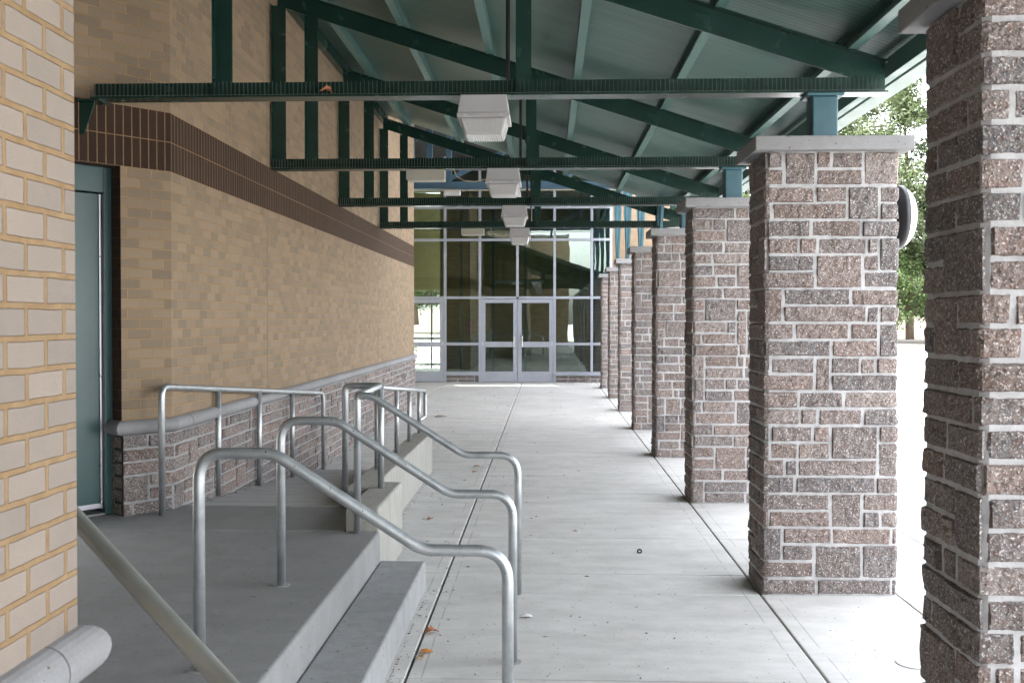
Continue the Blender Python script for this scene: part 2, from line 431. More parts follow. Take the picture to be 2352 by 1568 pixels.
def line_path(pts, nsign=1):
    P=pts; L=[math.dist(P[i],P[i+1]) for i in range(len(P)-1)]; T=sum(L)
    def pos(u):
        k=0; t=max(0,min(u,T))
        while k<len(L)-1 and t>L[k]: t-=L[k]; k+=1
        a,b=P[k],P[k+1]; f=min(1,t/L[k]); dx,dy=(b[0]-a[0])/L[k],(b[1]-a[1])/L[k]
        return a[0]+(b[0]-a[0])*f, a[1]+(b[1]-a[1])*f, dy*nsign, -dx*nsign
    return pos,T

# ------------------------------------------------------------------ ground and pavement
PX0,PX1=1.289,2.087
def py(i): return yy(4.87+2.44*(i-1),1.69)     # front face of pillar i
YG = yy(21.4,-.5)                              # glass wall
PD=.456
mb=MB(); mb.face([(-400,-300,-.13),(400,-300,-.13),(400,70,-.13),(26,60,-.13),(-16,106,-.13),(-400,120,-.13)])
struct(mb.build('parking_lot', ROADM))
mb=MB()
def bank_z(x,y,t): return .0+t*.9+noise.noise(Vector((x*.05,y*.05,0)))*.4*t
front=[(400,70),(160,66),(60,62),(26,60),(6,80),(-16,106),(-60,110),(-400,120)]
n0=0
rows=8
for r in range(rows+1):
    for (x,y) in front:
        t=r/rows; mb.v.append((x*(1+t*.5), y+t*240, bank_z(x,y,t)*6*t if r else .0))
for r in range(rows):
    for k in range(len(front)-1):
        a=r*len(front)+k; mb.f.append((a,a+1,a+len(front)+1,a+len(front))); mb.mi.append(0); mb.uv.append(None)
struct(mb.build('pine_straw_bank', STRAW))
mb=MB()
for k in range(len(front)-1):
    a,b=front[k],front[k+1]; mb.bar((a[0],a[1],-.05),(b[0],b[1],-.05),.18,.17)
struct(mb.build('lot_kerb', ROADM))

# pavement: slabs with real gaps over a dark bed
bed=MB(); bed.box(-8,2.75,-8,YG+1.2,-.30,-.03)
struct(bed.build('pavement_bed', JOINT))
sl_=MB(); g=.006
xs=[-8,-2.6,-.65,1.28,2.10,2.75]
ys=[-8,-4.2,-2.2]
for i in range(-1,8):
    f=py(i)
    if i>=8: break
    ys += [f, f+PD, f+PD+1.05] if i<7 else [f, f+PD]
ys=sorted(set([round(v,3) for v in ys if v<YG-.8]))+[YG+1.2]
for i in range(len(xs)-1):
    yl=[v for v in ys if not (i in (2,) and False)]
    for j in range(len(yl)-1):
        sl_.box(xs[i]+g,xs[i+1]-g,yl[j]+g*.8,yl[j+1]-g*.8,-.10,0)
pv=struct(sl_.build('pavement', PAVE, bevel=.006, seg=2))
mb=MB(); mb.box(2.75,2.92,-30,60,-.28,0.0); struct(mb.build('pavement_kerb', ROADM, bevel=.02))

# landing, ramp, steps (poured together: ground the walkway rests on)
LZ=.36; YS=yy(4.97,-1.0); YR0=yy(5.65,-1.8); YR1=yy(8.95,-1.8)
mb=MB(); mb.box(-6,-1.015,-3,YS,0.001,LZ)
mb.box(-6,-1.24,YS+.003,YR0-.004,0.001,LZ-.001)
struct(mb.build('landing', LANDM, bevel=.018, seg=3))
mb=MB(); mb.box(-1.0148,-.737,-3,YS+.0,0.001,.184); struct(mb.build('lower_step', STEPM, bevel=.016, seg=3))
mb=MB()
mb.hexa([(-2.6,YR0,0.0015),(-1.44,YR0,0.0015),(-1.44,YR1,0.0015),(-2.6,YR1,0.0015),(-2.6,YR0,LZ-.001),(-1.44,YR0,LZ-.001),(-1.44,YR1,.006),(-2.6,YR1,.006)])
struct(mb.build('ramp', concrete('ramp_concrete', (.34,.335,.325), (.42,.415,.40), stain=(.28,.27,.25), streak=(.4,3,1))))

# kerb walls beside the steps and the ramp
t=thing('concrete_curb','low poured concrete curb stepping beside the ramp and the stair end','curb',(-1.3,YS,0))
YB=yy(5.8,-1.1); YC=yy(8.8,-1.3)
mb=MB(); mb.box(-1.23,-1.025,YS+.004,YB,0.001,.50); mb.build('end_block', CURBM, t, bevel=.02, seg=3)
mb=MB(); x0,x1=-1.437,-1.237
mb.hexa([(x0,YB-.12,0.001),(x1,YB-.12,0.001),(x1,YC,0.001),(x0,YC,0.001),(x0,YB-.12,.455),(x1,YB-.12,.455),(x1,YC,.432),(x0,YC,.432)])
mb.build('ramp_curb', CURBM, t, bevel=.018, seg=3)

# ------------------------------------------------------------------ stone pillars
ORD=['nearest','second','third','fourth','fifth','sixth','seventh','eighth']
PL=['nearest stone pillar, its near half cut off by the right edge of the photo',
    'second stone pillar from the camera, the widest one shown whole, with a round black light on its side',
    'third stone pillar from the camera, just behind the widest whole one',
    'fourth stone pillar from the camera, blocks of pink and grey split stone',
    'fifth stone pillar from the camera, the first one past the last green truss column',
    'sixth stone pillar from the camera, between the fifth and seventh',
    'seventh stone pillar from the camera, second from the glass doors',
    'farthest stone pillar, smallest of the row and closest to the glass doors']
for i in range(8):
    y0=py(i); y1=y0+PD
    t=thing('stone_pillar',PL[i],'pillar',((PX0+PX1)/2,(y0+y1)/2,0),'stone pillars along the open side of the walkway')
    rng=random.Random(40+i)
    pos,T=rect_path(PX0+.010,PX1-.010,y0+.008,y1-.008)
    mb=MB(); mb.tone=[]
    ashlar(mb,pos,T,2.645,.093,.1013,(.016,.016,.022,.028,.035,.045,.05,.05)[i],rng,True,0.0)
    mb.build('shaft',[STONE,MORTAR],t)
    mb=MB(); mb.box(PX0-.065,PX1+.065,y0-.065,y1+.065,2.645,2.728); mb.build('capstone',CAP,t,bevel=.006)
# round light on the road side of the second pillar
yc=py(1)+PD*.5; t=thing('wall_light','round black wall light with white domed face, on the road side of the second pillar','light',(PX1,yc,2.28))
mb=MB()
def dome(mb,x0,z,yc,prof,n=28):
    b=len(mb.v)
    for (dx,r) in prof:
        for k in range(n):
            a=2*math.pi*k/n; mb.v.append((x0+dx,yc+r*math.cos(a),z+r*math.sin(a)))
    for i in range(len(prof)-1):
        for k in range(n):
            a=b+i*n+k; c=b+i*n+(k+1)%n; mb.f.append((a,c,c+n,a+n)); mb.mi.append(0); mb.uv.append(None)
dome(mb,PX1-.01,2.275,yc,[(0,.12),(.03,.17),(.06,.195),(.09,.197),(.095,.17)])
mb.build('housing',BLACK,t,smooth=True)
mb=MB(); dome(mb,PX1-.01,2.275,yc,[(.09,.19),(.12,.172),(.145,.14),(.162,.095),(.172,.045),(.174,.004)]); mb.build('white_lens',WHITE,t,smooth=True)

# ------------------------------------------------------------------ building wall with chamfered corner
XW=-2.56; C0=(XW,yy(5.58,XW)); d45=(-.64,-.768); n45=(.768,-.64)   # direction away from the corner, outward normal
def on45(t,rec=0): return (C0[0]+d45[0]*t-n45[0]*rec, C0[1]+d45[1]*t-n45[1]*rec)
YE=yy(15.75,XW); WT=7.2
TJ=.355; DW=1.02; RV=.13       # jamb start, opening width, reveal depth
A=on45(3.2); Jr=on45(TJ); Jl=on45(TJ+DW)
SB,ST=.885,.985                 # moulding bottom and top
BZ0,BZ1=2.65,3.05
wall=thing('brick_building_wall','long buff brick wall with brown soldier band above a grey stone base','wall',(XW,C0[1],0))
def sheet(mb,pts,z0,z1,u0=0,v0=0,mi=0):
    u=u0
    for a,b in zip(pts[:-1],pts[1:]):
        L=math.dist(a,b)
        mb.quad((a[0],a[1],z0),(b[0],b[1],z0),(b[0],b[1],z1),(a[0],a[1],z1),[(u,z0-v0),(u+L,z0-v0),(u+L,z1-v0),(u,z1-v0)],mi); u+=L
    return u
Erear=(-6.5,YE)
LA=math.dist(A,C0); LAu=math.dist(A,Jr)
mb=MB()
sheet(mb,[A,C0,(XW,YE),Erear],BZ1,WT,0,BZ1)
sheet(mb,[Jr,C0,(XW,YE),Erear],ST,BZ0,LAu,BZ0)
sheet(mb,[A,Jl],ST,BZ0,0,BZ0)
ri=on45(TJ,RV+.1)
mb.build('buff_brickwork',BRF,wall)
mb=MB(); sheet(mb,[ri,Jr],ST,BZ0,0,BZ0); li=on45(TJ+DW,RV+.1); sheet(mb,[Jl,li],ST,BZ0,0,BZ0)
mb.quad((*Jr,BZ0),(*ri,BZ0),(*li,BZ0),(*Jl,BZ0),[(0,0),(.2,0),(.2,1),(0,1)])
mb.build('door_reveal',brick('brown_reveal_brick',(.06,.035,.025),(.045,.028,.02),(.07,.04,.03),(.09,.06,.04),.1,.0665,.004),wall)
mb=MB(); sheet(mb,[A,C0,(XW,YE),Erear],BZ0,BZ1,0,BZ0); mb.build('soldier_band',BAND,wall)
# control joints and mortar bead
SEAL=paint('joint_sealant',(.18,.14,.09),.8)
for Z in (7.5,12.4):
    mb=MB(); y=yy(Z,XW); mb.box(XW-.01,XW+.0015,y-.006,y+.006,ST,BZ0-.001); mb.box(XW-.01,XW+.0015,y-.006,y+.006,BZ1+.001,5); mb.build('control_joint',SEAL,wall)
# stone base
mb=MB(); mb.tone=[]
rng=random.Random(5)
so_=[(XW+.02,YE+.02),(XW+.02,C0[1]-.008),(on45(TJ)[0]+.015,on45(TJ)[1]-.013)]
pos,T=line_path(so_,-1)
ashlar(mb,pos,T,SB,.088,.0906,.026,rng,False,0.0,jt=.006,relief=.012)
pos,T=line_path([(XW-1.5,YE+.02),(XW+.02,YE+.02)],-1); ashlar(mb,pos,T,SB,.1,.0906,.05,rng,False,0.0)
pos,T=line_path([on45(TJ),on45(TJ,RV)],-1); ashlar(mb,pos,T,SB,.13,.0906,.03,rng,False,0.0,jt=.005,relief=.008)
mb.build('stone_base',[STONE,paint('shaded_mortar',(.27,.265,.26),.9,.2,scale=25,bump=.002)],wall)  # mortar darkened here to carry the shade along the base
# bullnose moulding
def bullnose(mb,pts,z0,z1,r,cuts=()):
    prof=[(-.02,z0)]+[(r*math.cos(R(a))*1.0,(z0+z1)/2+(z1-z0)/2*math.sin(R(a))) for a in range(-90,91,15)]+[(-.02,z1)]
    P=[Vector((p[0],p[1])) for p in pts]; n=len(P); b=len(mb.v)
    for i,p in enumerate(P):
        if i==0: t=(P[1]-P[0]).normalized(); nn=Vector((t.y,-t.x)); k=1
        elif i==n-1: t=(P[-1]-P[-2]).normalized(); nn=Vector((t.y,-t.x)); k=1
        else:
            t1=(P[i]-P[i-1]).normalized(); t2=(P[i+1]-P[i]).normalized(); n1=Vector((t1.y,-t1.x)); n2=Vector((t2.y,-t2.x)); nn=(n1+n2).normalized(); k=1/max(.3,nn.dot(n1))
        for (o,z) in prof: mb.v.append((p.x+nn.x*o*k,p.y+nn.y*o*k,z))
    m=len(prof)
    for i in range(n-1):
        for j in range(m-1):
            a=b+i*m+j; mb.f.append((a,a+m,a+m+1,a+1)); mb.mi.append(0); mb.uv.append(None)
    for i in (0,n-1):
        mb.f.append(tuple(b+i*m+j for j in range(m))); mb.mi.append(0); mb.uv.append(None)
def along(a,b,step,gap=.004):
    L=math.dist(a,b); k=max(1,round(L/step)); out=[]
    for i in range(k):
        s0=(i*L/k)+gap/2; s1=((i+1)*L/k)-gap/2
        out.append([(a[0]+(b[0]-a[0])*s0/L,a[1]+(b[1]-a[1])*s0/L),(a[0]+(b[0]-a[0])*s1/L,a[1]+(b[1]-a[1])*s1/L)])
    return out
mb=MB()
for sgm in along((XW,C0[1]+.25),(XW,YE-.2),.61): bullnose(mb,sgm,SB,ST,.062)
bullnose(mb,[on45(TJ,.13),on45(TJ),C0,(XW,C0[1]+.245)],SB,ST,.062)
bullnose(mb,[(XW,YE-.196),(XW,YE),(XW-1.4,YE)],SB,ST,.062)
mb.build('bullnose_moulding',SILLM,wall,smooth=False)
mb=MB(); mb.box(XW-.3,XW+.002,C0[1]+.05,YE-.1,.01,ST-.008)
q0,q1,q2,q3=on45(TJ+.002,-.002),on45(-.02,-.002),on45(-.02,.1),on45(TJ+.002,.1)
mb.hexa([(*q0,.01),(*q1,.01),(*q2,.01),(*q3,.01),(*q0,ST-.008),(*q1,ST-.008),(*q2,ST-.008),(*q3,ST-.008)]); mb.build('mortar_and_light_block',JOINT,wall)  # moulding mortar, carried down as an unseen core that stops light leaks
# building mass behind the faces
mb=MB(); mb.face([(-9,A[1]-.0,WT),(A[0],A[1],WT),(C0[0],C0[1],WT),(XW,YE,WT),(-9,YE,WT)]); mb.build('parapet_top',CAP,wall)
mb=MB(); sheet(mb,[(-4.75,1.5),(-4.75,A[1])],0,WT,0,0); mb.build('alcove_sun_block',BRF,wall)  # unseen wall added to keep the sun off the landing

# door in the chamfer
door=thing('metal_door','teal green metal door recessed in the angled brick corner on the left','door',(*on45(TJ+DW/2,RV),LZ))
def P45(t,rec,z): q=on45(t,rec); return (q[0],q[1],z)
def box45(mb,t0,t1,r0,r1,z0,z1):
    mb.hexa([P45(t0,r0,z0),P45(t1,r0,z0),P45(t1,r1,z0),P45(t0,r1,z0),P45(t0,r0,z1),P45(t1,r0,z1),P45(t1,r1,z1),P45(t0,r1,z1)])
FT=.055
mb=MB(); box45(mb,TJ+.001,TJ+FT,RV-.01,RV+.10,LZ,BZ0-.001); box45(mb,TJ+DW-FT,TJ+DW-.001,RV-.01,RV+.10,LZ,BZ0-.001); box45(mb,TJ+FT,TJ+DW-FT,RV-.01,RV+.10,BZ0-.17,BZ0-.001)
mb.build('frame',DOORP,door,bevel=.004)
mb=MB(); box45(mb,TJ+FT+.018,TJ+DW-FT-.004,RV+.03,RV+.075,LZ+.05,BZ0-.176); leaf=mb.build('leaf',DOORP,door,bevel=.003)
mb=MB(); box45(mb,TJ+FT+.003,TJ+FT+.016,RV+.022,RV+.06,LZ+.04,BZ0-.178); mb.build('edge_strip',SILV,door)
mb=MB(); box45(mb,TJ-.05,TJ+DW+.05,RV+.101,RV+.14,0,BZ0+.1); mb.build('leaf_light_block',BLACK,door)  # black sheet added behind the leaf to stop light through the gaps
mb=MB(); box45(mb,TJ+FT+.018,TJ+DW-FT-.004,RV+.018,RV+.029,LZ+.045,LZ+.075); mb.build('bottom_seal',SILV,door)
mb=MB(); box45(mb,TJ+FT,TJ+DW-FT,RV-.0,RV+.10,LZ,LZ+.012); mb.build('threshold',paint('worn_threshold',(.22,.22,.22),.5,.15),door)

# near wall on the left
XN=-1.019; YN=yy(1.77,XN)
nw=thing('near_brick_wall','close buff brick wall corner with orange mortar filling the left edge','wall',(XN,YN,0))
mb=MB()
sheet(mb,[(XN,-9),(XN,YN),(-6,YN)],ST,WT,-((YN+9)%.156),ST-.0677*.12)
mb.build('buff_brickwork',BRN,nw)
mb=MB(); bullnose(mb,[(-6,YN),(XN,YN),(XN,YN-.135)][::-1],SB-.012,ST,.052)
for sgm in along((XN,-6.0),(XN,YN-.139),.4): bullnose(mb,sgm,SB-.012,ST,.052)
mb.build('bullnose_moulding',SILLM,nw)
mb=MB(); mb.tone=[]
pos,T=line_path([(-5,YN+.0),(XN,YN+.0),(XN,-3)],-1); ashlar(mb,pos,T,SB-.012,.1,.0906,.03,random.Random(9),False,0.0)
mb.build('stone_base',[STONE,MORTAR],nw)
mb=MB(); mb.box(-8,XN-.03,-9,YN-.03,0,WT-.02); mb.build('wall_core',MORTAR,nw)

# small cover box on the stone base
yb=yy(14.4,XW); t=thing('outlet_cover','small grey sloped outlet cover on the stone base near the far wall end','cover',(XW,yb,.64))
mb=MB(); x=XW+.03
mb.hexa([(x,yb-.055,.575),(x+.05,yb-.05,.60),(x+.05,yb+.05,.60),(x,yb+.055,.575),(x,yb-.055,.72),(x+.075,yb-.05,.685),(x+.075,yb+.05,.685),(x,yb+.055,.72)])
mb.build('cover_lid',paint('grey_cover',(.30,.30,.31),.5,.1),t,bevel=.006)
mb=MB(); mb.box(XW,x-.002,yb-.06,yb+.06,.57,.725); mb.build('back_plate',paint('grey_plate',(.4,.4,.4),.5,.1),t)

# ------------------------------------------------------------------ lower canopy
XR=2.07; SLP=.325
def zc(x): return 3.066+SLP*(XR-x)       # underside of the top chord
TRY=[py(i)+PD/2 for i in (1,2,3,4)]
YCE=TRY[-1]+.35
roof=thing('lean_to_canopy','sloping green metal canopy roof with long purlins over the walkway','canopy',(XR,TRY[0],3.3))
def zd(x): return zc(x)+.163+.105
mb=MB()
def slabd(x0,x1,y0,y1,th=.03):
    mb.hexa([(x0,y0,zd(x0)),(x1,y0,zd(x1)),(x1,y1,zd(x1)),(x0,y1,zd(x0)),(x0,y0,zd(x0)+th),(x1,y0,zd(x1)+th),(x1,y1,zd(x1)+th),(x0,y1,zd(x0)+th)])
slabd(-2.55,2.24,YN-.0,YCE); slabd(XN+.01,2.24,-6.5,YN-.002)
slabd(-4.6,-2.552,YN,C0[1]-.0)
mb.build('roof_deck',DECK,roof)
# top skin that blocks light
PXS=[-2.14,-1.337,-.527,.27,1.06,1.865]
for x in PXS:
    mb=MB(); ylo = YN if x<XN else -6.5
    z0=zc(x)+.163
    y0,y1=ylo,YCE
    # lipped channel: web on the right, bottom flange and lip
    mb.box(x+.028,x+.034,y0,y1,z0,z0+.104); mb.box(x-.034,x+.0275,y0,y1,z0,z0+.006); mb.box(x-.034,x-.029,y0,y1,z0+.0065,z0+.02); mb.box(x-.034,x+.0275,y0,y1,z0+.098,z0+.104)
    mb.build('purlin',PURL,roof)
mb=MB(); x=2.13; mb.box(x-.03,x+.035,-6.5,YCE,zc(x)+.10,zc(x)+.22); mb.build('eave_purlin',PURL,roof,bevel=.004)
mb=MB(); mb.box(-2.555,-2.48,YN+1,YCE,zc(-2.5)+.12,zc(-2.5)+.255); mb.build('wall_ledger',GREEN,roof)
mb=MB(); mb.box(2.245,2.262,-6.5,YCE+.02,3.185,3.34); mb.box(2.262,2.40,-6.5,YCE+.02,3.20,3.215); mb.box(2.385,2.40,-6.5,YCE+.02,3.216,3.33); mb.build('fascia_gutter',FASC,roof,bevel=.003)
mb=MB(); mb.face([(XN+.0,YN,WT),(-2.56,YN,WT),(-2.56,YN,zd(-2.56)+.04),(XN,YN,zd(XN)+.04)]); 
# ---- trusses
TL=['first green roof truss, the nearest one, hung with a white lamp and a bird coil',
    'second green roof truss, hung with a white lamp and a beige box',
    'third green roof truss from the camera, with only a white lamp hung below it',
    'last green truss of the low canopy, nearest the glass front']
def truss(i):
    Y=TRY[i]; t=thing('roof_truss',TL[i],'truss',(1.69,Y,2.73),'green trusses under the low canopy')
    xl = -2.86 if i==0 else -2.55
    ZB=3.03
    # bottom chord: inverted tee
    mb=MB(); mb.box(xl,XR,Y-.065,Y+.065,ZB,ZB+.010); mb.box(xl,XR,Y-.005,Y+.005,ZB+.0105,ZB+.105); mb.build('bottom_chord',GREEN,t)
    # top chord: tee, flange up
    mb=MB(); xt = -2.50 if i else -3.35
    def slab(y0,y1,o0,o1,xe=XR):
        mb.hexa([(xt,y0,zc(xt)+o0),(xe,y0,zc(xe)+o0),(xe,y1,zc(xe)+o0),(xt,y1,zc(xt)+o0),(xt,y0,zc(xt)+o1),(xe,y0,zc(xe)+o1),(xe,y1,zc(xe)+o1),(xt,y1,zc(xt)+o1)])
    slab(Y-.006,Y+.006,0,.150); slab(Y-.055,Y+.055,.1505,.162)
    mb.build('top_chord',GREEN,t)
    # verticals
    def vert(x0,x1,name='post',flange=True):
        xm=(x0+x1)/2; zt=zc(x1)+.02
        mb=MB(); mb.box(x0+.008,x1,Y-.022,Y-.010,ZB+.02,zt)
        if flange: mb.box(x0,x0+.0078,Y-.06,Y-.010,ZB+.02,zt)
        return mb.build(name,GREEN,t)
    if i: 
        p=vert(-2.545,-2.42); 
        for z in (3.19,3.25,3.72,3.78,4.2):
            mb=MB(); mb.tube([(-2.47,Y-.022,z),(-2.47,Y-.034,z)],.012,6); b=mb.build('bolt',GREEN,t); b.parent=p
        vert(-2.235,-2.12)
    else: vert(-2.09,-1.975)
    vert(-.195,-.10,'king_post')
    # coil of bird wire on the flange
    mb=MB(); pitch=.0262; r=.043; n=int((XR-xl-.04)/pitch); rr=random.Random(i)
    for k in range(n):
        x=xl+.02+k*pitch+rr.uniform(-.0015,.0015); ln=rr.uniform(-.0012,.0012); hh=r*rr.uniform(.97,1.12)
        mb.tube([(x+ln*math.sin(2*math.pi*q/8),Y-.040+.007*math.cos(2*math.pi*q/8),ZB+.012+hh+hh*math.sin(2*math.pi*q/8)) for q in range(9)],.0010,3,cap=False)
    mb.tube([(xl+.02,Y-.06,ZB+.016),(XR-.02,Y-.06,ZB+.016)],.0015,4)
    mb.build('bird_coil',paint('coil_wire',(.20,.25,.23),.35,.1,metal=.3) if i==0 else bpy.data.materials['coil_wire'],t)
    # conduit beside the king post
    mb=MB(); mb.tube([(-.245,Y-.02,ZB+.10),(-.245,Y-.02,zc(-.245)+.2)],.013,8); mb.tube([(-.245,Y-.04,ZB+.11),(-.24,Y-.05,ZB+.5),(-.25,Y-.02,zc(-.245))],.007,6)
    mb.box(-.27,-.2,Y-.035,Y-.023,zc(-.245)-.03,zc(-.245)); mb.build('conduit',BLACK,t)
    # column stub
    mb=MB(); mb.box(1.612,1.768,Y-.075,Y+.075,2.7285,ZB-.022); mb.box(1.575,1.805,Y-.09,Y+.09,ZB-.0215,ZB-.0015); mb.build('column_stub',GREENL,t,bevel=.012)
    if i==0:
        mb=MB(); mb.box(-3.12,-2.80,Y-.07,Y+.07,ZB-.012,ZB-.001); mb.hexa([(-3.1,Y-.006,2.82),(-2.93,Y-.006,2.82),(-2.93,Y+.006,2.82),(-3.1,Y+.006,2.82),(-3.1,Y-.006,ZB-.0125),(-2.86,Y-.006,ZB-.0125),(-2.86,Y+.006,ZB-.0125),(-3.1,Y+.006,ZB-.0125)])
        mb.box(-3.14,-3.1005,Y-.07,Y+.07,2.80,ZB-.001)
        mb.build('wall_bracket',GREEN,t)
    return t
for i in range(4): truss(i)
# lamps below the trusses
LL=['boxy white lamp with ribbed lens under the nearest truss','boxy white lamp under the second truss, wired to a beige box',
    'boxy white lamp under the third truss','boxy white lamp under the last low truss, in front of the glass','distant white lamp on the blue truss above the glass doors']
def lamp(x,Y,z,label):
    t=thing('canopy_lamp',label,'lamp',(x,Y,z),'white lamps hung below the trusses')
    y0=Y-.10; y1=Y+.2
    mb=MB(); w0,w1=.143,.158
    mb.hexa([(x-w1,y0-.012,z-.115),(x+w1,y0-.012,z-.115),(x+w1,y1+.012,z-.115),(x-w1,y1+.012,z-.115),(x-w0,y0,z-.001),(x+w0,y0,z-.001),(x+w0,y1,z-.001),(x-w0,y1,z-.001)])
    h=mb.build('housing',LAMPW,t,bevel=.006)
    mb=MB(); mb.box(x-w1-.004,x+w1+.004,y0-.016,y1+.016,z-.142,z-.1155); mb.build('door_rim',LAMPW,t,bevel=.004)
    for sx in (-.11,.11):
        mb=MB(); mb.box(x+sx-.012,x+sx+.012,y0-.020,y0-.0165,z-.136,z-.124); mb.build('latch',SILV,t)
    mb=MB(); w2,w3=.145,.118
    mb.hexa([(x-w3,y0+.035,z-.245),(x+w3,y0+.035,z-.245),(x+w3,y1-.03,z-.245),(x-w3,y1-.03,z-.245),(x-w2,y0-.006,z-.1425),(x+w2,y0-.006,z-.1425),(x+w2,y1+.006,z-.1425),(x-w2,y1+.006,z-.1425)])
    mb.build('lens',LENS,t,bevel=.016,seg=3)
for i,x in enumerate((-.393,-.404,-.40,-.42)): lamp(x,TRY[i],3.029,LL[i])
def bbox(x0,x1,Y,z,label):
    t=thing('ballast_box',label,'box',((x0+x1)/2,Y,z),'beige boxes hung below the trusses')
    mb=MB(); mb.box(x0,x1,Y-.07,Y+.09,z-.105,z-.001); mb.build('box_body',BOXC,t,bevel=.008)
    mb=MB(); mb.box(x0-.004,x1+.004,Y-.076,Y-.071,z-.098,z-.006); mb.build('cover_plate',BOXC,t,bevel=.002)
bbox(-1.29,-.945,TRY[1],3.029,'beige metal box under the left half of the second truss')
bbox(-1.30,-.96,TRY[3],3.029,'beige metal box under the last low truss, left of its lamp')
for (Y,lab) in ((TRY[1],'thin loose cable drooping to the lamp of the second truss'),(TRY[3],'thin loose cable drooping to the lamp of the last low truss')):
    mb=MB(); mb.tube(fillet([(-.86,Y-.06,3.03),(-.83,Y-.07,2.955),(-.76,Y-.09,2.915),(-.66,Y-.09,2.905),(-.56,Y-.1,2.925)],.04),.005,6)
    tag(mb.build('lamp_cable',CABLE,origin=(-.8,Y,3.03)),lab,'cable','loose cables between boxes and lamps')

# ------------------------------------------------------------------ high entrance canopy near the glass
hc=thing('entrance_canopy','high shaded canopy with blue-lit steel framing above the glass entrance','canopy',(1.69,py(5),2.73))
YT=py(6)+PD/2
mb=MB()
SZ=5.9
sx0,sx1=-8,2.3
s0,s1=YG-2.30+.34,YG-2.30+.50
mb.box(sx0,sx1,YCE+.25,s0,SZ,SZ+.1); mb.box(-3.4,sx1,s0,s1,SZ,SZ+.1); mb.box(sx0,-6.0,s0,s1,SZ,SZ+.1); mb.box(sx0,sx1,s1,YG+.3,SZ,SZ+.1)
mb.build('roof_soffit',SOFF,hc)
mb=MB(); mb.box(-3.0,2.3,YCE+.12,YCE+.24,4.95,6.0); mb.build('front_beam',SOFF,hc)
BL=paint('blue_lit_steel',(.045,.095,.14),.4,.12)  # blue of the light on the far steel is put into its colour
for q,Y in enumerate((YT,)):
    mb=MB(); mb.box(-6,1.75,Y-.07,Y+.07,4.42,4.55); mb.box(-6,1.75,Y-.09,Y+.09,4.40,4.4195); mb.build('bottom_chord',BL,hc)
    mb=MB(); mb.tube([(-6,Y-.11,4.36),(1.6,Y-.11,4.36)],.012,6); mb.build('conduit',CABLE,hc)
    for x in (-2.87,-2.49,-2.08,-.3):
        mb=MB(); mb.box(x-.06,x+.06,Y-.05,Y+.05,4.551,5.88); mb.build('post',BL,hc,bevel=.004)
    for a,b in (((-2.3,4.5),(-1.3,5.0)),((-1.3,5.0),(.2,5.7)),((.2,4.55),(1.4,5.2)),((-4,4.6),(-2.6,5.6))):
        mb=MB(); mb.bar((a[0],Y,a[1]),(b[0],Y,b[1]),.07,.10); mb.build('brace',BL,hc)
for (x0,x1,a0,a1) in ((-2.2,-.9,YT+.3,YG-.3),(.1,.2,YT+.3,YG-.3)):
    mb=MB(); mb.bar((x0,a0,4.1),(x1,a1,4.6),.05,.07); mb.build('brace',BL,hc)
# side frame above the pillars: posts and slanted struts
for i in range(4,8):
    Y=py(i)+PD/2
    mb=MB(); mb.box(1.645,1.735,Y-.045,Y+.045,2.7285,5.88); mb.build('side_post',GREENL,hc,bevel=.008)
    for (dy,w_) in ((.4,.05),(.8,.05),(1.2,.05)):
        for sgn in (-1,1):
            mb=MB(); mb.bar((1.69,Y+.10*sgn,2.74),(1.69,Y+sgn*dy,4.7),.04,.04,up=(1,0,0)); mb.build('strut',GREENL,hc)
mb=MB(); mb.box(1.60,1.78,YCE+.3,YG,4.69,4.86); mb.build('side_beam',GREENL,hc)
lamp(-.72,YT,4.39,LL[4])
t=thing('ballast_box','distant pale box under the blue truss, left of its lamp','box',(-2.0,YT,4.39),'beige boxes hung below the trusses')
mb=MB(); mb.box(-2.18,-1.84,YT-.1,YT+.1,4.27,4.389); mb.build('box_body',LAMPW,t,bevel=.008)

# ------------------------------------------------------------------ glass entrance
ge=thing('glass_entrance','aluminium framed glass front with double doors closing the end of the walkway','glass front',(-.78,YG,0))
MX=[-5.5,-4.6,-3.66,-2.673,-1.759,-.778,.192,1.158,1.653]
HZ=[.246,1.005,2.213,3.72,4.56]
mb=MB(); mw=.033
for k,x in enumerate(MX):
    z0 = 0.0 if x in (-2.673,-1.759,.192,-3.66) else .2
    if x==-.778: z0=2.24
    mb.box(x-mw,x+mw,YG-.06,YG+.06,z0,5.89)
for i in range(len(MX)-1):
    a,b=MX[i]+mw+.0005,MX[i+1]-mw-.0005; isdoor = i in (2,4,5)
    for z in HZ:
        if isdoor and z<2: continue
        h=.032 if z>1.5 or z<.5 else .034
        mb.box(a,b,YG-.055,YG+.055,z-h,z+h)
mb.build('mullion_grid',ALU,ge)
for i in (0,1,3,6,7):
    mb=MB(); mb.box(MX[i]+.034,MX[i+1]-.034 if i!=6 else MX[i+1]+.033,YG-.10,YG+.07,.185,.213); mb.build('sill_flashing',ALU,ge)
for a,b in ((MX[3]+.034,MX[4]-.034),(MX[6]+.034,MX[8]+.03),(MX[0],MX[2]-.034)):
    mb=MB(); mb.tone=[]; pos,T=line_path([(a,YG-.03),(b,YG-.03)],1); ashlar(mb,pos,T,.18,.11,.09,.04,random.Random(3),False,0.0,jt=.005,relief=.008)
    mb.build('stone_curb',[STONE,MORTAR],ge)
zs=[.28,.97],[1.04,2.18],[2.246,3.687],[3.753,4.527],[4.593,5.88]
for i in range(len(MX)-1):
    a,b=MX[i]+mw,MX[i+1]-mw
    for k,(z0,z1) in enumerate(zs):
        if i in (2,4,5) and k<2: continue
        mb=MB(); mb.box(a,b,YG-.004,YG+.004,z0,z1); mb.build('glass_pane',GLASS,ge)
